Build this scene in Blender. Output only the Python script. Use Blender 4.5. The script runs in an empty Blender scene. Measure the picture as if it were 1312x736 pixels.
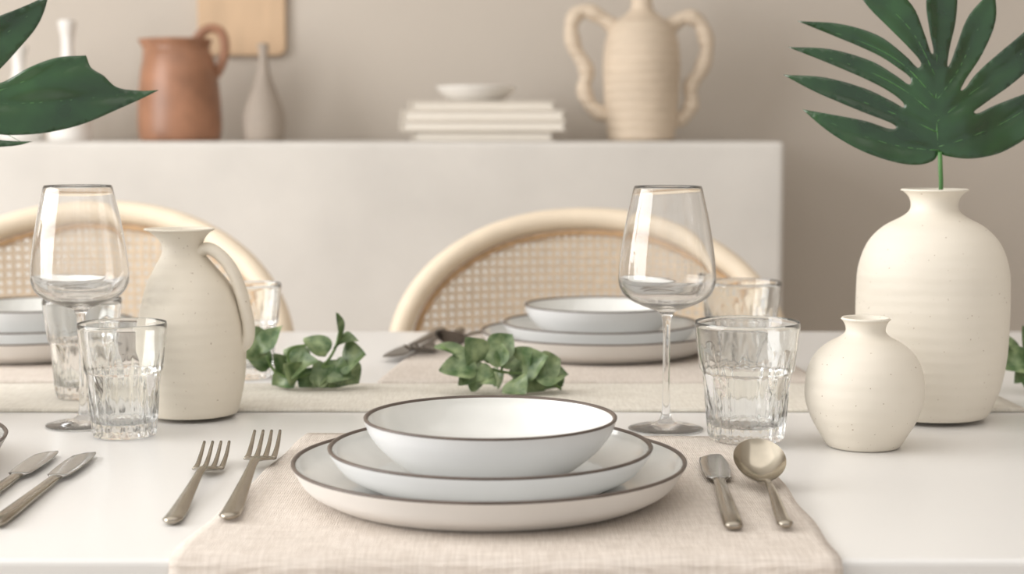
import bpy, bmesh, math, random
from mathutils import Vector, Matrix, Euler
from mathutils.geometry import delaunay_2d_cdt
random.seed(7)
S = bpy.context.scene
COL = S.collection

# ---------------------------------------------------------------- materials
def lin(c):
    return tuple(((x/255)/12.92 if x/255 <= 0.04045 else ((x/255+0.055)/1.055)**2.4) for x in c)

def new_mat(name):
    m = bpy.data.materials.new(name); m.use_nodes = True
    nt = m.node_tree
    b = nt.nodes.get('Principled BSDF')
    return m, nt, b

def mat(name, rgb, rough=0.5, metal=0.0, var=0.06, nscale=8.0, bump=0.0, bscale=60.0, spec=None,
        coat=0.0, rings=0.0, ringscale=50.0, specks=False, linen=0.0, streak=None, speckcol=(160,138,112)):
    m, nt, b = new_mat(name)
    N = nt.nodes; L = nt.links
    tc = N.new('ShaderNodeTexCoord')
    mp = N.new('ShaderNodeMapping'); L.new(tc.outputs['Object'], mp.inputs['Vector'])
    if streak: mp.inputs['Scale'].default_value = streak
    no = N.new('ShaderNodeTexNoise'); no.inputs['Scale'].default_value = nscale; no.inputs['Detail'].default_value = 4
    L.new(mp.outputs[0], no.inputs['Vector'])
    c = lin(rgb)
    ra = N.new('ShaderNodeValToRGB')
    ra.color_ramp.elements[0].position = 0.3; ra.color_ramp.elements[1].position = 0.7
    ra.color_ramp.elements[0].color = (*[x*(1-var) for x in c], 1)
    ra.color_ramp.elements[1].color = (*[min(1, x*(1+var)) for x in c], 1)
    L.new(no.outputs[0], ra.inputs[0])
    colout = ra.outputs[0]
    if specks:
        n2 = N.new('ShaderNodeTexNoise'); n2.inputs['Scale'].default_value = 380; n2.inputs['Detail'].default_value = 1
        L.new(tc.outputs['Object'], n2.inputs['Vector'])
        r2 = N.new('ShaderNodeValToRGB'); r2.color_ramp.elements[0].position = 0.75; r2.color_ramp.elements[1].position = 0.80
        L.new(n2.outputs[0], r2.inputs[0])
        mx = N.new('ShaderNodeMixRGB'); L.new(r2.outputs[0], mx.inputs[0]); L.new(colout, mx.inputs[1])
        mx.inputs[2].default_value = (*lin(speckcol), 1); colout = mx.outputs[0]
    if linen > 0:
        for d, sc in (('X', (420, 30, 1)), ('Y', (30, 420, 1))):
            mpp = N.new('ShaderNodeMapping'); mpp.inputs['Scale'].default_value = sc
            L.new(tc.outputs['Object'], mpp.inputs['Vector'])
            nn = N.new('ShaderNodeTexNoise'); nn.inputs['Scale'].default_value = 1.7; nn.inputs['Detail'].default_value = 2
            L.new(mpp.outputs[0], nn.inputs['Vector'])
            rr = N.new('ShaderNodeValToRGB'); rr.color_ramp.elements[0].position = .35; rr.color_ramp.elements[1].position = .65
            rr.color_ramp.elements[0].color = (.88,.865,.85,1); rr.color_ramp.elements[1].color = (1,1,1,1)
            L.new(nn.outputs[0], rr.inputs[0])
            mx = N.new('ShaderNodeMixRGB'); mx.blend_type = 'MULTIPLY'; mx.inputs[0].default_value = 1
            L.new(colout, mx.inputs[1]); L.new(rr.outputs[0], mx.inputs[2]); colout = mx.outputs[0]
    L.new(colout, b.inputs['Base Color'])
    b.inputs['Roughness'].default_value = rough
    b.inputs['Metallic'].default_value = metal
    if spec is not None: b.inputs['Specular IOR Level'].default_value = spec
    b.inputs['Coat Weight'].default_value = coat
    b.inputs['Coat Roughness'].default_value = 0.12
    last = None
    def addbump(sock, strength, dist):
        nonlocal last
        bp = N.new('ShaderNodeBump'); bp.inputs['Strength'].default_value = strength; bp.inputs['Distance'].default_value = dist
        L.new(sock, bp.inputs['Height'])
        if last: L.new(last, bp.inputs['Normal'])
        last = bp.outputs[0]
    if bump > 0:
        n3 = N.new('ShaderNodeTexNoise'); n3.inputs['Scale'].default_value = bscale; n3.inputs['Detail'].default_value = 5
        L.new(tc.outputs['Object'], n3.inputs['Vector']); addbump(n3.outputs[0], bump, 0.004)
    if rings > 0:
        w = N.new('ShaderNodeTexWave'); w.bands_direction = 'Z'; w.inputs['Scale'].default_value = ringscale
        w.inputs['Distortion'].default_value = 3.0; w.inputs['Detail'].default_value = 3; w.inputs['Detail Scale'].default_value = 0.8
        L.new(tc.outputs['Object'], w.inputs['Vector']); addbump(w.outputs[0], rings, 0.003)
    if linen > 0:
        for d in 'XY':
            w = N.new('ShaderNodeTexWave'); w.bands_direction = d; w.inputs['Scale'].default_value = 190
            w.inputs['Distortion'].default_value = 3.0; w.inputs['Detail'].default_value = 2
            L.new(tc.outputs['Object'], w.inputs['Vector']); addbump(w.outputs[0], linen, 0.001)
        nw = N.new('ShaderNodeTexNoise'); nw.inputs['Scale'].default_value = 22; nw.inputs['Detail'].default_value = 3
        L.new(tc.outputs['Object'], nw.inputs['Vector']); addbump(nw.outputs[0], .4, 0.006)
    if last: L.new(last, b.inputs['Normal'])
    return m

def glass_mat(name, tint=(1,1,1), rough=0.0, ior=1.45, mixf=.7):
    m, nt, b = new_mat(name); N = nt.nodes; L = nt.links
    b.inputs['Base Color'].default_value = (*tint, 1)
    b.inputs['Roughness'].default_value = rough
    b.inputs['IOR'].default_value = ior
    b.inputs['Transmission Weight'].default_value = 1.0
    tr = N.new('ShaderNodeBsdfTransparent'); tr.inputs[0].default_value = (.985,.99,.985,1)
    mx = N.new('ShaderNodeMixShader'); mx.inputs[0].default_value = mixf
    L.new(tr.outputs[0], mx.inputs[1]); L.new(b.outputs[0], mx.inputs[2])
    L.new(mx.outputs[0], N['Material Output'].inputs['Surface'])
    return m

def leaf_mat(name, c1, c2, scale, rough=0.3, coat=0):
    m, nt, b = new_mat(name); N = nt.nodes; L = nt.links
    tc = N.new('ShaderNodeTexCoord'); no = N.new('ShaderNodeTexNoise'); no.inputs['Scale'].default_value = scale
    no.inputs['Detail'].default_value = 3
    L.new(tc.outputs['Object'], no.inputs['Vector'])
    ra = N.new('ShaderNodeValToRGB'); ra.color_ramp.elements[0].position = .35; ra.color_ramp.elements[1].position = .68
    ra.color_ramp.elements[0].color = (*lin(c1), 1); ra.color_ramp.elements[1].color = (*lin(c2), 1)
    L.new(no.outputs[0], ra.inputs[0]); L.new(ra.outputs[0], b.inputs['Base Color'])
    b.inputs['Roughness'].default_value = rough
    b.inputs['Coat Weight'].default_value = coat; b.inputs['Coat Roughness'].default_value = .15
    bp = N.new('ShaderNodeBump'); bp.inputs['Strength'].default_value = .2; bp.inputs['Distance'].default_value = .002
    L.new(no.outputs[0], bp.inputs['Height']); L.new(bp.outputs[0], b.inputs['Normal'])
    return m

M = {}
M['table'] = mat('white_lacquer', (230,228,225), .28, var=.012, nscale=3)
M['wall'] = mat('wall_paint', (200,191,180), .9, var=.03, nscale=1.5, bump=.1, bscale=30)
M['plaster'] = mat('sideboard_plaster', (216,212,206), .85, var=.06, nscale=5, bump=.25, bscale=18)
M['floor'] = mat('floor_oak', (190,178,164), .5, var=.12, nscale=6, streak=(1,12,1))
M['ceil'] = mat('ceiling_paint', (242,242,241), .9, var=.01)
M['cream'] = mat('cream_stoneware', (229,221,207), .55, var=.03, nscale=10, bump=.05, bscale=90, rings=.08, ringscale=30, specks=True)
M['cream2'] = mat('cream_stoneware_pitcher', (226,217,201), .5, var=.04, nscale=12, bump=.06, bscale=80, rings=.08, ringscale=30, specks=True)
M['gl_in'] = mat('plate_glaze_inside', (226,226,222), .10, var=.08, nscale=16, coat=.5)
M['gl_out'] = mat('plate_glaze_outside', (225,225,225), .26, var=.02, nscale=14, coat=.25)
M['gl_raw'] = mat('plate_clay_outside', (223,219,214), .5, var=.03, nscale=14)
M['gl_rim'] = mat('plate_brown_rim', (92,80,72), .4, var=.2, nscale=60)
M['linen'] = mat('placemat_linen', (237,227,217), .95, var=.03, nscale=60, linen=.45, streak=(1,4,1))
M['runner'] = mat('runner_linen', (240,235,224), .95, var=.02, nscale=60, linen=.35, streak=(4,1,1))
M['metal'] = mat('champagne_steel', (168,160,147), .24, metal=1, var=.08, nscale=60)
M['metal_dark'] = mat('dark_cutlery_metal', (112,106,100), .3, metal=1, var=.08, nscale=60)  # darker version of the cutlery metal, used on the far setting only
M['steel'] = mat('knife_steel', (178,177,175), .20, metal=1, var=.04, nscale=60)
M['brass'] = mat('spoon_champagne', (184,176,161), .18, metal=1, var=.08, nscale=60)
M['rattan'] = mat('rattan_pole', (231,215,192), .5, var=.06, nscale=20)
M['cane'] = mat('cane_strips', (224,202,172), .6, var=.1, nscale=80)
M['canedk'] = mat('cane_spline', (198,164,126), .6, var=.15, nscale=80)
M['cush'] = mat('seat_linen', (226,216,200), .9, var=.04, nscale=30)
M['terra'] = mat('terracotta_glaze', (156,112,86), .40, var=.25, nscale=14, bump=.15, bscale=60)
M['amph'] = mat('amphora_clay', (214,197,176), .7, var=.07, nscale=12, rings=.5, ringscale=16, bump=.1)
M['greyv'] = mat('grey_clay', (166,154,142), .7, var=.08, nscale=12)
M['white'] = mat('white_porcelain', (236,233,228), .3, var=.01)
M['board'] = mat('beech_board', (210,180,147), .6, var=.07, nscale=6, streak=(8,1,1))
M['book'] = mat('book_cover', (224,216,204), .7, var=.03, nscale=20)
M['page'] = mat('book_pages', (234,228,218), .9, var=.03, nscale=200, streak=(1,1,20))
M['glass'] = glass_mat('clear_glass', (1,1,1), mixf=.95)
M['glass2'] = glass_mat('pressed_glass', (.99,.998,.995), ior=1.5, mixf=.96)
M['mon'] = leaf_mat('monstera_green', (20,52,24), (40,80,38), 16, .27, .4)
M['monv'] = leaf_mat('monstera_vein', (66,112,58), (84,130,68), 30, .4)
M['sprig'] = leaf_mat('sprig_green', (70,98,56), (146,162,118), 80, .38)
M['stem'] = leaf_mat('stem_green', (92,120,66), (120,146,88), 60, .5)
M['trim'] = mat('white_trim', (238,235,230), .5, var=.01)

# ---------------------------------------------------------------- mesh builder
def catmull(pts, n=6, closed=False):
    P = [Vector(p) for p in pts]; out = []
    k = len(P)
    rng = range(k if closed else k-1)
    for i in rng:
        if closed:
            a, b, c, d = P[(i-1) % k], P[i], P[(i+1) % k], P[(i+2) % k]
        else:
            b, c = P[i], P[i+1]
            a = P[i-1] if i > 0 else b*2-c
            d = P[i+2] if i+2 < k else c*2-b
        for j in range(n):
            t = j/n
            out.append(.5*((2*b)+(c-a)*t+(2*a-5*b+4*c-d)*t*t+(3*b-a-3*c+d)*t**3))
    if not closed: out.append(P[-1].copy())
    return out

class MB:
    def __init__(s): s.v = []; s.f = []; s.m = []; s.mats = []
    def mi(s, key):
        if key not in s.mats: s.mats.append(key)
        return s.mats.index(key)
    def face(s, idx, key): s.f.append(idx); s.m.append(s.mi(key))
    def lathe(s, prof, key, seg=64, c=(0,0,0), shift=None, rf=None, keys=None, sx=1, sy=1):
        rings = []
        for i, p in enumerate(prof):
            r, z = p[0], p[1]
            dx = shift(z) if shift else 0
            if r < 1e-6:
                s.v.append((c[0]+dx, c[1], c[2]+z)); rings.append([len(s.v)-1])
            else:
                ring = []
                for j in range(seg):
                    a = 2*math.pi*j/seg
                    rr = r*(rf(a, z, i) if rf else 1)
                    s.v.append((c[0]+dx+rr*sx*math.cos(a), c[1]+rr*sy*math.sin(a), c[2]+z)); ring.append(len(s.v)-1)
                rings.append(ring)
        for i in range(len(rings)-1):
            A, B = rings[i], rings[i+1]
            k = keys[i] if keys else key
            for j in range(seg):
                j2 = (j+1) % seg
                if len(A) == 1 and len(B) == 1: continue
                if len(A) == 1: s.face((A[0], B[j2], B[j]), k)
                elif len(B) == 1: s.face((A[j], A[j2], B[0]), k)
                else: s.face((A[j], A[j2], B[j2], B[j]), k)
    def sweep(s, pts, w, h, key, seg=12, lateral=None, cap=True, closed=False):
        P = [Vector(p) for p in pts]; n = len(P)
        if not hasattr(w, '__len__'): w = [w]*n
        if not hasattr(h, '__len__'): h = [h]*n
        rings = []; nrm = None
        for i in range(n):
            if closed: T = (P[(i+1) % n]-P[i-1]).normalized()
            else: T = (P[min(i+1, n-1)]-P[max(i-1, 0)]).normalized()
            if lateral is not None:
                X = Vector(lateral); X = (X-T*X.dot(T)).normalized(); Z = X.cross(T).normalized()
            else:
                if nrm is None:
                    nrm = Vector((0,0,1)) if abs(T.z) < .9 else Vector((0,1,0))
                nrm = (nrm-T*nrm.dot(T)).normalized(); Z = nrm; X = T.cross(Z)
            ring = []
            for j in range(seg):
                a = 2*math.pi*j/seg
                q = P[i]+X*(w[i]*math.cos(a))+Z*(h[i]*math.sin(a))
                s.v.append(tuple(q)); ring.append(len(s.v)-1)
            rings.append(ring)
        for i in range(n if closed else n-1):
            A, B = rings[i], rings[(i+1) % n]
            for j in range(seg):
                j2 = (j+1) % seg
                s.face((A[j], A[j2], B[j2], B[j]), key)
        if cap and not closed:
            s.face(tuple(rings[0][::-1]), key); s.face(tuple(rings[-1]), key)
    def grid(s, fn, nu, nv, key):
        base = len(s.v)
        for i in range(nu+1):
            for j in range(nv+1): s.v.append(tuple(fn(i/nu, j/nv)))
        for i in range(nu):
            for j in range(nv):
                a = base+i*(nv+1)+j
                s.face((a, a+nv+1, a+nv+2, a+1), key)
    def box(s, x0, x1, y0, y1, z0, z1, key):
        b = len(s.v)
        for x in (x0, x1):
            for y in (y0, y1):
                for z in (z0, z1): s.v.append((x, y, z))
        for q in ((0,1,3,2),(4,6,7,5),(0,4,5,1),(2,3,7,6),(0,2,6,4),(1,5,7,3)):
            s.face(tuple(b+i for i in q), key)
    def mesh(s, name, smooth=True):
        me = bpy.data.meshes.new(name)
        me.from_pydata(s.v, [], s.f)
        for k in s.mats: me.materials.append(M[k])
        for p, mi in zip(me.polygons, s.m): p.material_index = mi; p.use_smooth = smooth
        bm = bmesh.new(); bm.from_mesh(me); bmesh.ops.recalc_face_normals(bm, faces=bm.faces); bm.to_mesh(me); bm.free()
        return me

def put(name, me, loc=(0,0,0), rot=(0,0,0), scale=(1,1,1)):
    o = bpy.data.objects.new(name, me); COL.objects.link(o)
    o.location = loc; o.rotation_euler = rot; o.scale = scale
    return o
def bevel(o, w=.004, seg=3):
    b = o.modifiers.new('bevel', 'BEVEL'); b.width = w; b.segments = seg; b.limit_method = 'ANGLE'
def solid(o, t, off=0):
    b = o.modifiers.new('solid', 'SOLIDIFY'); b.thickness = t; b.offset = off
def boxobj(name, dims, key, bw=0):
    mb = MB()
    for d in dims: mb.box(*d, key)
    o = put(name, mb.mesh(name, False))
    if bw: bevel(o, bw)
    return o

TZ = 0.75
# ---------------------------------------------------------------- room
boxobj('floor', [(-2.7,2.9,-1.6,3.7,-.05,0)], 'floor')
boxobj('wall_back', [(-2.7,2.9,3.62,3.72,0,2.7)], 'wall')
boxobj('wall_left', [(-2.7,-2.6,-1.6,3.62,0,.7),(-2.7,-2.6,-1.6,3.62,2.45,2.7),(-2.7,-2.6,-1.6,-.4,.7,2.45),(-2.7,-2.6,2.4,3.62,.7,2.45)], 'wall')
boxobj('wall_right', [(2.8,2.9,-1.6,3.62,0,2.7)], 'wall')
boxobj('ceiling', [(-2.7,2.9,-1.6,3.72,2.7,2.8)], 'ceil')
boxobj('window_1', [(-2.68,-2.6,-.4,2.4,.66,.72),(-2.68,-2.6,-.4,2.4,2.42,2.48),(-2.68,-2.6,-.43,-.37,.7,2.45),(-2.68,-2.6,2.37,2.43,.7,2.45),
    (-2.67,-2.63,.97,1.03,.7,2.45)], 'trim')
boxobj('baseboard_back', [(.6,2.8,3.605,3.62,0,.1)], 'trim')
boxobj('plaster_sideboard', [(-1.9,.545,3.2,3.618,0,1.0)], 'plaster', .012)

# ---------------------------------------------------------------- table
tb = boxobj('dining_table', [(-1.15,1.15,.966,2.127,TZ-.045,TZ),
    (-1.05,-.97,1.02,1.10,0,TZ-.046),(.97,1.05,1.02,1.10,0,TZ-.046),(-1.05,-.97,1.99,2.07,0,TZ-.046),(.97,1.05,1.99,2.07,0,TZ-.046),
    (-.97,.97,1.04,1.06,TZ-.12,TZ-.046),(-.97,.97,2.03,2.05,TZ-.12,TZ-.046)], 'table', .004)

# ---------------------------------------------------------------- linens
def wr(x, y, a=.0008):
    return a*(1+math.sin(x*37+y*11)*math.sin(y*29-x*7))
def front_mat(u, v):
    path = [(1.374,.0),(1.25,0),(1.10,0),(1.0,0),(.975,0),(.967,-.0008),(.9622,-.005),(.9605,-.012),(.960,-.03),(.959,-.07),(.958,-.12)]
    f = u*(len(path)-1); i = min(int(f), len(path)-2); t = f-i
    y = path[i][0]*(1-t)+path[i+1][0]*t; z = path[i][1]*(1-t)+path[i+1][1]*t
    k = (y-.966)/(1.374-.966); k = max(0, k)
    xl = -.211+.033*k; xr = .202-.001*k
    x = xl*(1-v)+xr*v
    x += .0010*math.sin(y*55)*(abs(v-.5)*2)**6
    top = 1 if z > -.001 else 0
    y -= .018*k*v
    return (x, y-(0 if top else .0015*(1+math.sin(x*40))), TZ+.0017+z+top*wr(x, y, .0003))
mb = MB(); mb.grid(front_mat, 80, 60, 'linen'); o = put('linen_placemat', mb.mesh('pm')); solid(o, .0022)
def flat_cloth(name, c, key, th=.0025, base=.0017, a=.0002):
    (x0,y0),(x1,y1),(x2,y2),(x3,y3) = c   # fl, fr, br, bl
    def fn(u, v):
        xf = x0*(1-v)+x1*v; yf = y0*(1-v)+y1*v; xb = x3*(1-v)+x2*v; yb = y3*(1-v)+y2*v
        x = xf*(1-u)+xb*u; y = yf*(1-u)+yb*u
        y += .0015*math.sin(x*23)*(1-u)
        return (x, y, TZ+base+wr(x, y, a))
    mb = MB(); mb.grid(fn, 30, 80, key); o = put(name, mb.mesh(name)); solid(o, th)
flat_cloth('linen_placemat', [(-.142,1.668),(.325,1.662),(.30,2.10),(-.095,2.11)], 'linen', .003)
flat_cloth('linen_placemat', [(-.82,1.668),(-.40,1.672),(-.40,2.10),(-.80,2.10)], 'linen', .003)
flat_cloth('table_runner', [(-1.0,1.492),(.486,1.496),(.480,1.652),(-1.0,1.655)], 'runner', .003)

# ---------------------------------------------------------------- plates
def plate_mesh(name, R, H, Rb, floor_z, outk, foot=0.0):
    out = [(0,.0),(Rb*.6,.0),(Rb-.004,.0),(Rb,.001),(Rb+.006,.004),(Rb+(R-Rb)*.62,H*.38),(R-.0030,H*.76),(R-.0003,H-.0016)]
    rim = [(R,H-.0008),(R-.0006,H),(R-.0020,H+.0002),(R-.0028,H-.0004)]
    inn = [(R-.0034,H-.0016),(R-.0062,H*.74),(Rb+(R-Rb)*.50,H*.38+.004),(Rb*.98,floor_z+.0015),(Rb*.85,floor_z),(Rb*.4,floor_z),(0,floor_z)]
    o1 = [Vector((a,b,0)) for a,b in out[:3]]+catmull([(a,b,0) for a,b in out[3:]], 4)
    i1 = catmull([(a,b,0) for a,b in inn[:5]], 4)+[Vector((a,b,0)) for a,b in inn[5:]]
    prof = [(p[0],p[1]) for p in o1]+rim+[(p[0],p[1]) for p in i1]
    keys = [outk]*(len(o1)-1)+['gl_rim']*(len(rim)+1)+['gl_in']*(len(i1)-1)
    mb = MB(); mb.lathe(prof, outk, 128, keys=keys,
        rf=lambda a, z, i: 1+.0012*math.sin(3*a+1)+.0008*math.sin(5*a))
    return mb.mesh(name)
dinner = plate_mesh('dinner_plate', .1417, .026, .117, .0075, 'gl_raw')
salad = plate_mesh('salad_plate', .1167, .0275, .088, .006, 'gl_out')
def bowl_mesh():
    out = [(.046,0),(.052,.0008),(.062,.006),(.077,.018),(.0865,.030),(.0906,.0405)]
    rim = [(.0908,.0413),(.0903,.0420),(.0890,.0422),(.0881,.0416)]
    inn = [(.0875,.0404),(.0845,.034),(.074,.0195),(.058,.0095),(.04,.006),(.02,.0055)]
    o1 = [Vector((0,0.001,0)),Vector((.043,.001,0))]+catmull([(a,b,0) for a,b in out], 4)
    i1 = catmull([(a,b,0) for a,b in inn], 4)+[Vector((0,.0055,0))]
    prof = [(p[0],p[1]) for p in o1]+rim+[(p[0],p[1]) for p in i1]
    keys = ['gl_out']*(len(o1)-1)+['gl_rim']*(len(rim)+1)+['gl_in']*(len(i1)-1)
    mb = MB(); mb.lathe(prof, 'gl_out', 128, keys=keys, rf=lambda a, z, i: 1+.002*math.sin(2*a+.6))
    return mb.mesh('soup_bowl')
bowl = bowl_mesh()
def setting(x, y, z, r=0):
    put('dinner_plate', dinner, (x, y, z), (0,0,r))
    put('salad_plate', salad, (x+.001, y+.002, z+.0082), (0,0,r+1))
    put('soup_bowl', bowl, (x+.001, y, z+.0150), (0,0,r+2))
setting(-.0165, 1.134, TZ+.0038)
setting(.1045, 1.900, TZ+.0040, 1)
setting(-.572, 1.900, TZ+.0040, 2)
setting(-.536, 1.215, TZ+.0005, 3)

# ---------------------------------------------------------------- glasses
def wine_mesh():
    A = [(0,.0),(.031,.0),(.0335,.0006)]
    B = catmull([(.0335,.0008,0),(.028,.0022,0),(.016,.0038,0),(.0075,.007,0),(.0042,.014,0),(.0033,.03,0),(.0031,.06,0),(.0033,.088,0),(.0044,.100,0),(.0085,.1055,0),
        (.022,.1105,0),(.036,.118,0),(.0422,.128,0),(.0428,.140,0),(.0408,.160,0),(.0365,.186,0),(.0303,.2140,0)], 4)
    C = catmull([(.0300,.2145,0),(.0296,.2140,0),(.0358,.186,0),(.0401,.160,0),(.0420,.141,0),(.0413,.130,0),(.0353,.1203,0),(.022,.1135,0),(.008,.1110,0)], 4)
    prof = A+[(p[0],p[1]) for p in B]+[(p[0],p[1]) for p in C]+[(0,.1107)]
    mb = MB(); mb.lathe(prof, 'glass', 96); return mb.mesh('wine_glass')
wine = wine_mesh()
put('wine_glass', wine, (.137,1.408,TZ+.0005))
put('wine_glass', wine, (-.387,1.428,TZ+.0005))
def tumbler_mesh():
    O = [(0,.001),(.026,.001),(.0285,.0),(.0315,.0008)]
    B = catmull([(.0325,.003,0),(.0338,.012,0),(.0352,.030,0),(.0368,.048,0),(.0380,.055,0),(.0400,.0580,0),(.0408,.063,0),(.0424,.078,0),(.0446,.0965,0)], 7)
    C = catmull([(.0441,.0980,0),(.0434,.0972,0),(.0408,.078,0),(.0388,.062,0),(.0362,.053,0),(.0332,.035,0),(.0305,.020,0),(.026,.0125,0)], 5)
    prof = O+[(p[0],p[1]) for p in B]+[(p[0],p[1]) for p in C]+[(.012,.0112),(0,.011)]
    nB = len(O)+len(B)
    def rf(a, z, i):
        if i < 3: return 1
        if z < .056: k = min(1, z/.006)
        elif z < .078: k = .5*(1-(z-.056)/.022)
        else: k = 0
        f = abs(math.cos(a*8))**.8
        rip = .012*k*math.sin(a*21+z*160)*math.sin(z*260+a*5)
        if i >= nB: return 1+.020*k*(1-f)+rip
        return 1-.068*k*f+rip*.5
    mb = MB(); mb.lathe(prof, 'glass2', 240, rf=rf); return mb.mesh('glass_tumbler')
tum = tumbler_mesh()
put('glass_tumbler', tum, (.199,1.344,TZ+.0036), (0,0,0), (1,1,1.02))
put('glass_tumbler', tum, (-.338,1.378,TZ+.0005), (0,0,.3), (.86,.86,1.0))
put('glass_tumbler', tum, (-.423,1.566,TZ+.0040), (0,0,.7), (.86,.86,.98))
put('glass_tumbler', tum, (-.285,1.715,TZ+.0005), (0,0,.2), (.82,.82,1.03))
put('glass_tumbler', tum, (.250,1.735,TZ+.0040), (0,0,.9), (.97,.97,1.0))

# ---------------------------------------------------------------- vases
def vase_mesh(name, outer, inner, key, shift=None, n=6, wob=.004):
    O = catmull([(r,z,0) for r,z in outer], n)
    I = catmull([(r,z,0) for r,z in inner], n)
    prof = [(0,.0012),(outer[0][0]*.9,.0012)]+[(max(p[0],0),p[1]) for p in O]+[(max(p[0],.001),p[1]) for p in I]+[(0,inner[-1][1])]
    mb = MB(); mb.lathe(prof, key, 96, shift=shift, rf=lambda a,z,i: 1+wob*math.sin(2*a+z*20)+wob*.4*math.sin(5*a-z*35))
    return mb, prof
big, _ = vase_mesh('v', [(.0505,0),(.0535,.0015),(.0575,.010),(.064,.028),(.0685,.055),(.0697,.085),(.0697,.115),(.0680,.137),(.0605,.158),(.047,.173),(.030,.1825),(.0232,.188),(.0215,.194),(.0235,.201),(.0285,.2060),(.0312,.2070)],
    [(.0300,.2085),(.0272,.2075),(.0215,.202),(.0175,.193),(.020,.185),(.035,.172),(.05,.15),(.055,.1)], 'cream')
bigm = big.mesh('stoneware_vase')
put('stoneware_vase', bigm, (.387,1.466,TZ+.0038), (0,0,0), (.985,.985,1))
put('stoneware_vase', bigm, (-.615,1.455,TZ+.0038), (0,0,1))
sm, _ = vase_mesh('v', [(.0285,0),(.0308,.0015),(.0355,.009),(.0435,.023),(.0485,.038),(.0492,.050),(.0475,.064),(.0415,.077),(.0315,.0865),(.021,.0925),(.0168,.0965),(.0165,.1005),(.0182,.1050),(.0205,.1075)],
    [(.0195,.1090),(.0175,.1082),(.0142,.103),(.0130,.0985),(.016,.092),(.028,.083),(.038,.06)], 'cream')
put('bud_vase', sm.mesh('bud_vase'), (.296,1.330,TZ+.0003))

def pshift(z):
    t = max(0, min(1, (z-.10)/.06)); return -.007*t*t*(3-2*t)
O = catmull([(.039,0,0),(.0415,.0015,0),(.0445,.012,0),(.0482,.032,0),(.0497,.055,0),(.0492,.078,0),(.0458,.100,0),(.0385,.120,0),(.0280,.136,0),(.0205,.147,0),(.0185,.154,0),(.0205,.162,0),(.0255,.1680,0),(.0300,.1705,0)], 6)
I = catmull([(.0285,.1720,0),(.0262,.1712,0),(.0205,.166,0),(.0158,.157,0),(.0155,.15,0),(.022,.136,0),(.035,.115,0),(.042,.09,0)], 6)
prof = [(0,.0012),(.035,.0012)]+[(p[0],p[1]) for p in O]+[(p[0],p[1]) for p in I]+[(0,.09)]
def prf(a, z, i):
    k = max(0, min(1, (z-.155)/.018)) if (i > 20) else 0
    d = math.atan2(math.sin(a-math.pi), math.cos(a-math.pi))
    return 1+.22*k*math.exp(-(d/.42)**2)+.004*math.sin(2*a+z*25)
mb = MB(); mb.lathe(prof, 'cream2', 96, shift=pshift, rf=prf)
hp = catmull([(.008,-.002,.150),(.018,-.004,.1535),(.029,-.006,.148),(.040,-.007,.135),(.0475,-.007,.117),(.0520,-.006,.098),(.0545,-.004,.082),(.0525,-.002,.068),(.044,0,.060)], 6)
mb.sweep(hp, [.0080]*len(hp), [.0058]*len(hp), 'cream2', 12, lateral=(0,1,0))
put('ceramic_pitcher', mb.mesh('pitcher'), (-.297,1.472,TZ+.0038), (0,0,-.05))

# ---------------------------------------------------------------- cutlery
def fork_mesh(k1='metal'):
    mb = MB(); X = (1,0,0)
    pts = catmull([(0,.0,.0035),(0,.03,.0030),(0,.08,.006),(0,.13,.0095),(0,.150,.0075),(0,.163,.0045),(0,.172,.0035)], 5)
    prof = [(0,.003),(.004,.0062),(.03,.0060),(.08,.0042),(.12,.0030),(.145,.0034),(.155,.0075),(.163,.0105),(.172,.0112)]
    def W(y):
        for (a,b),(c,d) in zip(prof, prof[1:]):
            if a <= y <= c: return b+(d-b)*(y-a)/(c-a)
        return prof[-1][1]
    w = [W(p.y) for p in pts]; h = [.0024 if p.y < .14 else .0024-.001*min(1,(p.y-.14)/.02) for p in pts]
    mb.sweep(pts, w, h, k1, 14, lateral=X)
    for k in (-1.5,-.5,.5,1.5):
        tp = catmull([(k*.0060,.168,.0037),(k*.0060,.182,.0045),(k*.0061,.200,.0085),(k*.0060,.218,.0150)], 5)
        n = len(tp); tw = [.0024-.0013*(i/(n-1)) for i in range(n)]
        mb.sweep(tp, tw, [.0013]*n, k1, 8, lateral=X)
    return mb.mesh('fork')
def knife_mesh(k1='metal', k2='steel'):
    mb = MB(); X = (1,0,0)
    hp = [(0,.0,.0035),(0,.003,.0035),(0,.03,.0035),(0,.08,.0035),(0,.135,.0035),(0,.145,.0035)]
    mb.sweep(hp, [.003,.0056,.0060,.0050,.0040,.0050], [.002,.003,.0032,.003,.0026,.0015], k1, 14, lateral=X)
    bp = [(0,.144,.0035),(0,.152,.0035),(0,.175,.0035),(0,.205,.0035),(0,.222,.0035),(.003,.232,.0035),(.006,.236,.0035)]
    mb.sweep([Vector(p) for p in bp], [.0050,.0088,.0100,.0102,.0090,.0055,.001], [.0014,.0011,.001,.001,.0009,.0008,.0005], k2, 12, lateral=X)
    return mb.mesh('knife')
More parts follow.
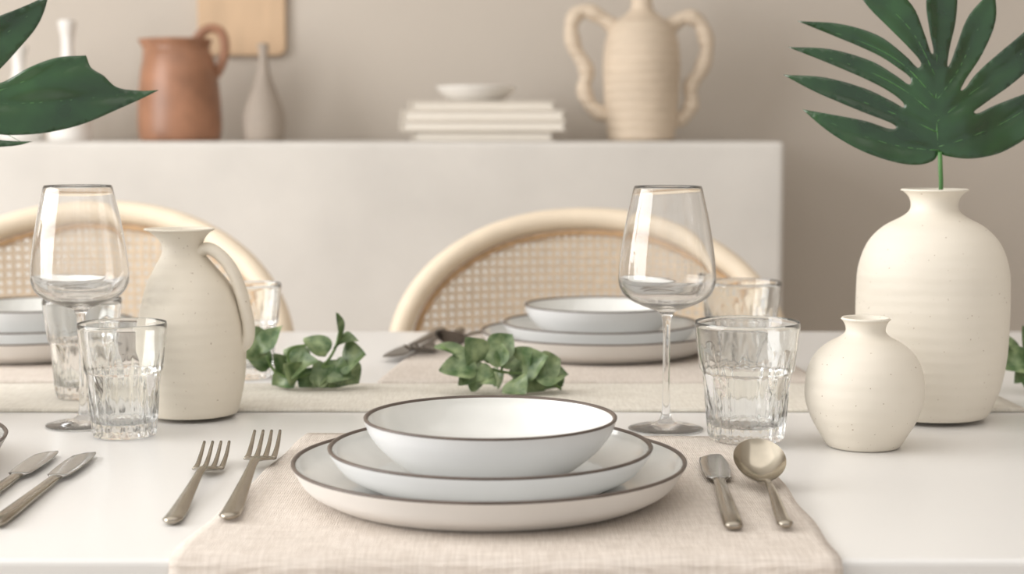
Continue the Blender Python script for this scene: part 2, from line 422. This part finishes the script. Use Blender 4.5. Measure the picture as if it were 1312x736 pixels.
def spoon_mesh(k1='metal', k2='brass'):
    mb = MB(); X = (1,0,0)
    hp = catmull([(0,0,.003),(0,.03,.004),(0,.07,.009),(0,.10,.0105),(0,.118,.0075),(0,.130,.0065)], 5)
    n = len(hp)
    w = [.0030]+[.0055-.0031*min(1,(p.y/.10)) if p.y < .1 else .0024+.004*min(1,(p.y-.1)/.03) for p in hp[1:]]
    mb.sweep(hp, w, [.0024]*(n-4)+[.0022,.0019,.0016,.0012], k1, 14, lateral=X)
    c = Vector((0,.153,.0175)); tilt = math.radians(24)
    R = Matrix.Rotation(tilt, 3, 'X')
    def surf(dz):
        def fn(u, v):
            a = 2*math.pi*v; r = u
            x = .0190*r*math.cos(a)*(1+.06*math.sin(a)); y = .0275*r*math.sin(a)
            z = -.0105*(1-r*r)+dz*(1 if r < .98 else 0)
            return c+R@Vector((x, y, z))
        return fn
    mb.grid(surf(.0), 14, 48, k2); mb.grid(surf(-.0011), 14, 48, k2)
    return mb.mesh('spoon')
fork = fork_mesh(); knife = knife_mesh(); spoon = spoon_mesh()
forkd = fork_mesh('metal_dark'); knifed = knife_mesh('metal_dark','metal_dark'); spoond = spoon_mesh('metal_dark','metal_dark')
def lay(name, me, p0, p1, L, z, wx=1.02):
    dx, dy = p1[0]-p0[0], p1[1]-p0[1]; a = math.atan2(dy, dx)-math.pi/2
    s = math.hypot(dx, dy)/L
    put(name, me, (p0[0], p0[1], TZ+z), (0,0,a), (wx,s,1))
lay('dinner_fork', fork, (-.2280,1.050), (-.2375,1.270), .218, .0002, 1.1)
lay('dinner_fork', fork, (-.1890,1.046), (-.2010,1.298), .218, .0040, 1.15)
lay('dinner_knife', knife, (.1445,1.022), (.1590,1.260), .236, .0035, 1.1)
lay('spoon', spoon, (.1785,1.022), (.1840,1.190), .180, .0048)
lay('dinner_knife', knife, (-.374,1.052), (-.377,1.288), .236, .0004)
lay('dinner_knife', knife, (-.343,1.042), (-.345,1.283), .236, .0004)
lay('dinner_knife', knifed, (-.092,2.085), (-.140,1.822), .236, .0042, 1.3)
lay('dinner_fork', forkd, (-.066,2.085), (-.114,1.835), .218, .0042, 1.15)
lay('spoon', spoond, (-.022,2.085), (-.080,1.862), .180, .0050, 1.0)

# ---------------------------------------------------------------- foliage
def leaf(mb, base, tip, W, key, nrm, curl=.15, minz=.0015):
    base = Vector(base); tip = Vector(tip); d = tip-base; L = d.length; T = d.normalized()
    nrm = Vector(nrm); nrm = (nrm-T*nrm.dot(T)).normalized(); B = T.cross(nrm)
    def fn(u, v):
        s = u; w = W*.5*math.sin(math.pi*min(1, s**.75))**.85 if 0 < s < 1 else .0001
        q = (v-.5)*2
        p = base+T*(L*s)+B*(w*q)+nrm*(abs(q)*w*.28-curl*L*(s-.3)**2+.04*L*math.sin(s*7+q*2))
        if p.z < minz: p.z = minz+.0002*s
        return p
    mb.grid(fn, 12, 6, key)
def sprig_mesh(name, org, leaves, stems, k, seed):
    rd = random.Random(seed); mb = MB()
    P = lambda u, v, y: Vector(((u-org[0])*k, y, (org[1]-v)*k))
    for st in stems:
        pts = catmull([P(u, v, y) for u, v, y in st], 5)
        pts = [Vector((p.x, p.y, max(p.z, .002))) for p in pts]
        mb.sweep(pts, .0013, .0013, 'stem', 8)
    for (u0,v0,u1,v1,w) in leaves:
        y0 = rd.uniform(-.012,.012); y1 = y0+rd.uniform(-.022,.012)
        n = (rd.uniform(-.5,.5), -1+rd.uniform(-.2,.5), rd.uniform(.3,1.1))
        leaf(mb, P(u0,v0,y0), P(u1+(u1-u0)*.08,v1+(v1-v0)*.08,y1), w*k*1.55, 'sprig', n, rd.uniform(.1,.5))
    o = mb.mesh(name); return o
sp1 = sprig_mesh('s1', (400,500),
    [(352,462,320,430,28),(346,458,368,427,18),(356,476,332,460,20),(385,485,358,502,26),(383,482,408,462,24),(400,474,372,455,20),(415,480,396,503,26),
     (415,470,434,500,28),(422,462,399,440,24),(432,455,443,417,16),(438,470,466,460,28),(438,476,458,497,22),(405,486,428,482,22),(433,448,456,440,16),(392,488,380,470,20),(425,478,448,482,22),
     (374,484,364,462,16),(428,484,444,502,22)],
    [[(352,462,0),(362,480,0),(385,488,0),(415,476,0),(432,455,0),(440,425,0)],[(385,488,0),(378,462,-.005),(384,452,-.005),(400,450,0)],[(415,476,0),(440,472,0)]], .00082, 3)
put('ivy_sprig', sp1, (-.208,1.612,TZ+.0045), (0,0,0), (1.06,1,1.08))
sp2 = sprig_mesh('s2', (640,505),
    [(602,470,564,448,18),(612,478,568,475,28),(616,470,600,443,24),(630,465,652,440,24),(625,480,604,500,26),(642,485,630,506,24),(650,478,643,452,26),(665,480,692,462,26),
     (680,485,720,480,26),(670,488,692,506,26),(695,490,714,509,24),(655,488,664,505,24),(640,470,616,452,22),(690,478,712,466,22),(633,484,612,486,22),(660,474,676,455,20),(650,486,676,492,22),
     (622,476,590,490,22),(636,476,640,450,20),(684,488,706,494,22)],
    [[(565,452,0),(600,470,0),(640,482,0),(690,487,0),(715,503,0)],[(640,482,0),(648,455,0)],[(612,476,0),(590,480,0)]], .00081, 5)
put('ivy_sprig', sp2, (-.011,1.592,TZ+.0045), (0,0,0), (1.0,1,1.08))
put('ivy_sprig', sp2, (.552,1.620,TZ+.0008), (0,0,0), (1.0,1,1.3))

def pip(x, z, poly):
    c = False; n = len(poly)
    for i in range(n):
        x1, z1 = poly[i]; x2, z2 = poly[(i+1) % n]
        if (z1 > z) != (z2 > z) and x < (x2-x1)*(z-z1)/(z2-z1)+x1: c = not c
    return c
def leaf_outline_mesh(name, segs, org, k, veins, stem, disp, cell=.0045, relief=.004):
    out = []
    for sgm in segs:
        pts = catmull([((u-org[0])*k, (org[1]-v)*k, 0) for u, v in sgm], 5)
        out += [(p.x, p.y) for p in pts[:-1]]
    n = len(out)
    xs = [p[0] for p in out]; zs = [p[1] for p in out]
    vs = [Vector(p) for p in out]; ed = [(i, (i+1) % n) for i in range(n)]
    x = min(xs); r = 0
    while x < max(xs):
        z = min(zs)+(cell/2 if r % 2 else 0); r += 1
        while z < max(zs):
            if pip(x, z, out):
                if min((x-a)**2+(z-b)**2 for a, b in out) > (cell*.45)**2: vs.append(Vector((x, z)))
            z += cell
        x += cell*.87
    res = delaunay_2d_cdt(vs, ed, [], 1, 1e-6)
    ov, oe, of = res[0], res[1], res[2]
    fs = []
    for f in of:
        cx = sum(ov[i][0] for i in f)/len(f); cz = sum(ov[i][1] for i in f)/len(f)
        if pip(cx, cz, out): fs.append(tuple(f))
    VP = [[((u-org[0])*k, (org[1]-v)*k) for u, v in vn] for vn in veins]
    def dv(x, z):
        best = 1
        for pl in VP:
            for (ax,az),(bx,bz) in zip(pl, pl[1:]):
                dx, dz = bx-ax, bz-az; t = max(0, min(1, ((x-ax)*dx+(z-az)*dz)/(dx*dx+dz*dz)))
                best = min(best, math.hypot(x-ax-dx*t, z-az-dz*t))
        return best
    D = lambda x, z: disp(x, z)-relief*(1-math.exp(-dv(x, z)/.008))
    mb = MB(); th = .0005; m = len(ov)
    dz_ = [D(v[0], v[1]) for v in ov]
    for s_ in (-1, 1):
        for v, d in zip(ov, dz_): mb.v.append((v[0], d+s_*th, v[1]))
    cnt = {}
    for f in fs:
        mb.face(f, 'mon'); mb.face(tuple(i+m for i in reversed(f)), 'mon')
        for a, b in zip(f, f[1:]+f[:1]):
            cnt.setdefault((min(a,b), max(a,b)), []).append((a, b))
    for e, l in cnt.items():
        if len(l) == 1:
            a, b = l[0]; mb.face((b, a, a+m, b+m), 'mon')
    for vn in veins:
        pts = catmull([((u-org[0])*k, (org[1]-v)*k, 0) for u, v in vn], 6)
        P = [Vector((p.x, D(p.x, p.y)-.0003, p.y)) for p in pts]; q = len(P)
        mb.sweep(P, [.0009*(1-.8*i/q) for i in range(q)], [.0007*(1-.7*i/q) for i in range(q)], 'monv', 6)
    sp = catmull(stem, 8); mb.sweep(sp, .0021, .0021, 'monv', 10)
    return mb.mesh(name)
segsR = [
 [(1196,197),(1188,208),(1168,213),(1138,209),(1098,195),(1060,172),(1028,143)],
 [(1028,143),(1065,150),(1105,158),(1132,167),(1143,167),(1136,160),(1095,144),(1045,122),(1005,99)],
 [(1005,99),(1055,103),(1105,117),(1138,133),(1152,141),(1150,133),(1132,119),(1104,104),(1058,84),(1010,64)],
 [(1010,64),(1062,67),(1110,81),(1140,99),(1158,112),(1160,104),(1146,92),(1118,73),(1070,51),(1022,31)],
 [(1022,31),(1075,35),(1120,50),(1152,75),(1168,91),(1172,84),(1158,67),(1136,44),(1109,15),(1090,-14)],
 [(1090,-14),(1132,-12),(1162,13),(1177,48),(1185,72),(1189,70),(1184,44),(1181,5),(1194,-48)],
 [(1194,-48),(1218,-15),(1219,28),(1210,66),(1206,88),(1210,86),(1220,62),(1236,24),(1267,-10)],
 [(1267,-10),(1268,32),(1252,74),(1230,106),(1223,119),(1230,116),(1244,99),(1276,70),(1312,40),(1345,12)],
 [(1345,12),(1332,68),(1294,108),(1256,135),(1240,146),(1246,148),(1266,139),(1300,126),(1352,106)],
 [(1352,106),(1342,148),(1314,176),(1276,197),(1235,205),(1205,202),(1196,197)]]
veinsR = [[(1196,198),(1192,150),(1192,100),(1197,30),(1196,-30)],[(1195,195),(1150,190),(1100,176),(1040,150)],[(1194,172),(1150,152),(1090,129),(1020,104)],
 [(1193,152),(1150,117),(1100,91),(1025,68)],[(1191,130),(1150,86),(1100,57),(1035,36)],[(1190,100),(1165,50),(1130,12),(1100,-8)],
 [(1194,130),(1225,88),(1245,48),(1264,5)],[(1194,158),(1235,125),(1285,90),(1335,36)],[(1196,190),(1240,176),(1290,155),(1340,120)]]
def dispR(x, z):
    return 1.1*x*x - .0035*math.sin(x*60+z*30) + .12*z
KR = .000727
lr = leaf_outline_mesh('monR', segsR, (1197,200), KR, veinsR, [(0,-.001,.002),(.0,-.004,-.012),(.001,-.003,-.035),(-.003,0,-.065),(-.008,.004,-.11)], dispR)
put('monstera_leaf', lr, (.389+.002,1.468,TZ+.2435))
segsL = [
 [(-110,128),(-95,85),(-60,55),(-20,35),(30,14),(74,-6)],
 [(74,-6),(56,34),(30,66),(4,90),(-14,101),(-10,107),(12,102),(45,85),(80,72),(113,69)],
 [(113,69),(119,84),(134,94)],
 [(134,94),(150,109),(176,113),(201,112)],
 [(201,112),(166,130),(114,154),(62,167),(18,170),(-6,168),(-8,173),(16,177),(46,178)],
 [(46,178),(20,184),(-30,184),(-80,165),(-110,128)]]
veinsL = [[(-110,128),(-50,126),(20,130),(110,124),(190,113)],[(-90,127),(-40,85),(20,42),(60,6)],[(-60,127),(-10,118),(50,97),(108,76)],[(-60,127),(-20,150),(30,178)]]
def dispL(x, z):
    return .5*x*x - .003*math.sin(x*50+z*60) - 1.2*z*z
ll = leaf_outline_mesh('monL', segsL, (-110,128), .00071, veinsL, [(0,0,0),(-.02,.0,-.002),(-.045,.0,-.02),(-.068,.002,-.06),(-.072,.006,-.11),(-.072,.008,-.15)], dispL)
put('monstera_leaf', ll, (-.543,1.447,TZ+.291))

# ---------------------------------------------------------------- chairs
def chair_mesh():
    mb = MB()
    a, b, c = .285, .195, .690
    def yb(x): return -.12*(x/.3)**2
    arch = []
    for (x, z) in [(-.215,0.0),(-.225,.22),(-.238,.45),(-.262,.56),(-.281,.64)]: arch.append((x, yb(x), z))
    for i in range(0, 25):
        t = math.pi-math.pi*i/24
        x = a*math.copysign(abs(math.cos(t))**.92, math.cos(t)); z = c+b*math.sin(t)
        arch.append((x, yb(x), z))
    for (x, z) in [(.281,.64),(.262,.56),(.238,.45),(.225,.22),(.215,0)]: arch.append((x, yb(x), z))
    P = catmull(arch, 4)
    mb.sweep(P, .0165, .0165, 'rattan', 16)
    def inside(x, z, m=.0):
        if z < .49+m: return False
        if z < c: 
            w = .238+(z-.45)/(c-.45)*(a-.238)
            return abs(x) < w-.018-m
        q = (abs(x)/(a-.018-m))**2.1+((z-c)/(b-.018-m))**2
        return q < 1
    ring = []
    for i in range(0, 41):
        t = math.pi-math.pi*i/40
        x = (a-.0225)*math.copysign(abs(math.cos(t))**.92, math.cos(t)); z = c+(b-.0215)*math.sin(t)
        ring.append((x, yb(x)-.002, z))
    ring = [(-.217,yb(.217)-.002,.50)]+ring+[(.217,yb(.217)-.002,.50)]
    mb.sweep(ring, .0050, .0050, 'canedk', 8)
    rail = [(x, yb(x), .49) for x in [-.245+.49*i/16 for i in range(17)]]
    mb.sweep(rail, .011, .011, 'rattan', 12)
    def strip(p, q, w, off):
        n = max(2, int((Vector(q)-Vector(p)).length/.006))
        run = []
        def flush():
            if len(run) > 2:
                d = (Vector(q)-Vector(p)).normalized(); nx, nz = -d[1]*w, d[0]*w
                b0 = len(mb.v)
                for (x, z) in run:
                    mb.v.append((x-nx, yb(x-nx)+off, z-nz)); mb.v.append((x+nx, yb(x+nx)+off, z+nz))
                for i in range(len(run)-1):
                    k = b0+2*i; mb.face((k, k+1, k+3, k+2), 'cane')
        for i in range(n+1):
            t = i/n; x = p[0]+(q[0]-p[0])*t; z = p[1]+(q[1]-p[1])*t
            if inside(x, z): run.append((x, z))
            else: flush(); run = []
        flush()
    pitch = .0125
    k = -24
    while k <= 24:
        x = k*pitch
        for d in (-.0017, .0017): strip((x+d,.48), (x+d,.90), .0009, -.0012)
        k += 1
    z = .50
    while z < .89:
        for d in (-.0017, .0017): strip((-.3,z+d), (.3,z+d), .0009, .0)
        z += pitch
    for k in range(-64, 65):
        x = k*pitch+pitch/2
        strip((x-.2,.50-.2+.0), (x+.5,.50+.5), .0009, .0012)
        strip((x+.2,.50-.2), (x-.5,.50+.5), .0009, .0022)
    def srf(a_, z, i):
        return (abs(math.cos(a_))**3.2+abs(math.sin(a_))**3.2)**(-1/3.2)
    mb.lathe([(0,.437),(.225,.437),(.236,.445),(.236,.455),(.225,.470),(.15,.482),(0,.486)], 'cush', 64, c=(0,-.24,0), rf=srf)
    sr = []
    for i in range(48):
        t = 2*math.pi*i/48; r = .243*srf(t,0,0); sr.append((r*math.cos(t), -.24+r*math.sin(t), .445))
    mb.sweep(sr, .013, .013, 'rattan', 12, closed=True)
    for sx in (-1, 1):
        mb.sweep(catmull([(sx*.195,-.43,.445),(sx*.205,-.435,.2),(sx*.21,-.44,0)], 6), .0145, .0145, 'rattan', 14)
        mb.sweep([(sx*.218,yb(.22),.2),(sx*.206,-.435,.2)], .009, .009, 'rattan', 10)
    return mb.mesh('dining_chair')
chair = chair_mesh()
put('dining_chair', chair, (.113,2.445,0), (0,0,0), (.985,1,1.000))
put('dining_chair', chair, (-.620,2.405,0), (0,0,.05), (.995,1,1.014))

# ---------------------------------------------------------------- things on the sideboard
SZ = 1.0005
K = .00165
def lathe_obj(name, prof, key, loc, n=6, extra=None, wob=.004, rf=None):
    O = catmull([(r,z,0) for r,z in prof], n)
    mb = MB(); mb.lathe([(0,prof[0][1])]+[(max(.001,p[0]),p[1]) for p in O]+[(0,prof[-1][1])], key, 72, rf=rf or (lambda a,z,i: 1+wob*math.sin(2*a+z*20)))
    if extra: extra(mb)
    return put(name, mb.mesh(name), loc)
def tex(mb):
    h = catmull([(.030,0,.196),(.045,0,.222),(.068,0,.236),(.090,0,.228),(.098,0,.200),(.093,0,.170),(.082,0,.145),(.066,0,.130)], 6)
    mb.sweep(h, .009, .010, 'terra', 14)
def trf(a, z, i):
    k = max(0, min(1, (z-.17)/.035)); d = math.atan2(math.sin(a-math.pi), math.cos(a-math.pi))
    return 1+.20*k*math.exp(-(d/.4)**2)+.006*math.sin(2*a+z*20)
lathe_obj('terracotta_pitcher', [(.078,0),(.084,.004),(.087,.03),(.086,.07),(.083,.11),(.079,.15),(.072,.178),(.066,.192),(.068,.204),(.071,.212),(.067,.213),(.060,.203),(.058,.18),(.06,.12)], 'terra', (-.702,3.40,SZ), extra=tex, rf=trf)
lathe_obj('grey_bottle_vase', [(.036,0),(.040,.004),(.044,.03),(.043,.055),(.034,.085),(.022,.115),(.013,.145),(.0095,.175),(.011,.197),(.0125,.202),(.008,.202),(.006,.18)], 'greyv', (-.522,3.39,SZ))
wb = [(.040,0),(.044,.004),(.046,.04),(.045,.09),(.036,.125),(.020,.155),(.0135,.18),(.013,.215),(.017,.235),(.0185,.25),(.014,.251),(.010,.235),(.009,.19)]
lathe_obj('white_bottle', wb, 'white', (-.935,3.40,SZ))
lathe_obj('white_bottle', [(r*1.05, z*.8) for r, z in wb], 'white', (-1.045,3.42,SZ))
mb = MB()
x0,x1,z0,z1,rr = -.700,-.505,1.190,1.46,.02
pts = []
for cx, cz, a0 in ((x1-rr,z1-rr,0),(x0+rr,z1-rr,90),(x0+rr,z0+rr,180),(x1-rr,z0+rr,270)):
    for i in range(7):
        a = math.radians(a0+15*i); pts.append((cx+rr*math.cos(a), cz+rr*math.sin(a)))
n = len(pts)
for y in (3.600, 3.6199):
    for p in pts: mb.v.append((p[0], y, p[1]))
mb.face(tuple(range(n)), 'board'); mb.face(tuple(range(2*n-1, n-1, -1)), 'board')
for i in range(n): mb.face((i, (i+1) % n, (i+1) % n+n, i+n), 'board')
o = put('wall_hung_wooden_board', mb.mesh('board', False)); bevel(o, .003)
def book(mb, x0, x1, y0, y1, z0, t):
    mb.box(x0, x1, y0, y1, z0, z0+.003, 'book'); mb.box(x0, x1, y0, y1, z0+t-.003, z0+t, 'book')
    mb.box(x0, x0+.004, y0, y1, z0+.003, z0+t-.003, 'book')
    mb.box(x0+.004, x1-.005, y0+.005, y1-.005, z0+.003, z0+t-.003, 'page')
mb = MB()
book(mb, -.205,.085,3.27,3.49,0,.020); book(mb, -.228,.110,3.26,3.50,.0202,.021)
book(mb, -.226,.108,3.265,3.50,.0414,.022); book(mb, -.210,.088,3.28,3.48,.0636,.018)
o = put('stack_of_books', mb.mesh('books', False), (0,0,SZ)); bevel(o, .0012, 2)
lathe_obj('white_dish', [(.045,0),(.052,.002),(.068,.012),(.081,.026),(.083,.031),(.079,.031),(.066,.018),(.045,.010),(.02,.008)], 'white', (-.075,3.38,SZ+.0819))
def ax(mb):
    L = catmull([((u-820)*K, 0, (182-v)*K) for u, v in [(790,42),(768,26),(746,17),(731,32),(734,62),(750,92),(747,118),(760,142),(784,152)]], 6)
    Rr = catmull([((u-820)*K, 0, (182-v)*K) for u, v in [(850,42),(874,26),(893,32),(903,62),(896,92),(883,112),(884,135),(873,152),(856,158)]], 6)
    for P in (L, Rr):
        n = len(P); w = [.0155*(1+.10*math.sin(i*.9)) for i in range(n)]
        mb.sweep(P, w, w, 'amph', 14)
ap = [(38,182),(42,180),(44,165),(46,140),(48,110),(49,85),(47,60),(42,42),(34,31),(22,23),(14,14),(13,2),(15,-10),(20,-20),(22,-26),(17,-26),(11,-15),(10,0)]
lathe_obj('clay_amphora', [(r*K, (182-v)*K) for r, v in ap], 'amph', (.272,3.39,SZ), extra=ax, wob=.008)

# ---------------------------------------------------------------- lights
w = bpy.data.worlds.new('world'); S.world = w; w.use_nodes = True
bg = w.node_tree.nodes['Background']; bg.inputs[0].default_value = (1.0,.99,.98,1); bg.inputs[1].default_value = .80
def area(name, loc, rot, sx, sy, e, col):
    l = bpy.data.lights.new(name, 'AREA'); l.shape = 'RECTANGLE'; l.size = sx; l.size_y = sy; l.energy = e; l.color = col
    o = bpy.data.objects.new(name, l); COL.objects.link(o); o.location = loc; o.rotation_euler = [math.radians(a) for a in rot]
area('window_light', (-2.55,1.0,1.6), (0,-82,0), 1.7, 2.7, 100, (1,.992,.98))
area('ceiling_softbox', (.0,.6,2.6), (-5,0,0), 2.6, 2.0, 12, (1,.985,.965))

# ---------------------------------------------------------------- camera
cd = bpy.data.cameras.new('camera'); co = bpy.data.objects.new('camera', cd); COL.objects.link(co)
co.location = (0,0,TZ+.26); co.rotation_euler = (math.radians(90-5.38),0,0)
cd.sensor_width = 36; cd.lens = 2050/1312*36; cd.clip_start = .05
cd.dof.use_dof = True; cd.dof.focus_distance = 1.27; cd.dof.aperture_fstop = 6
S.camera = co
S.view_settings.view_transform = 'Standard'
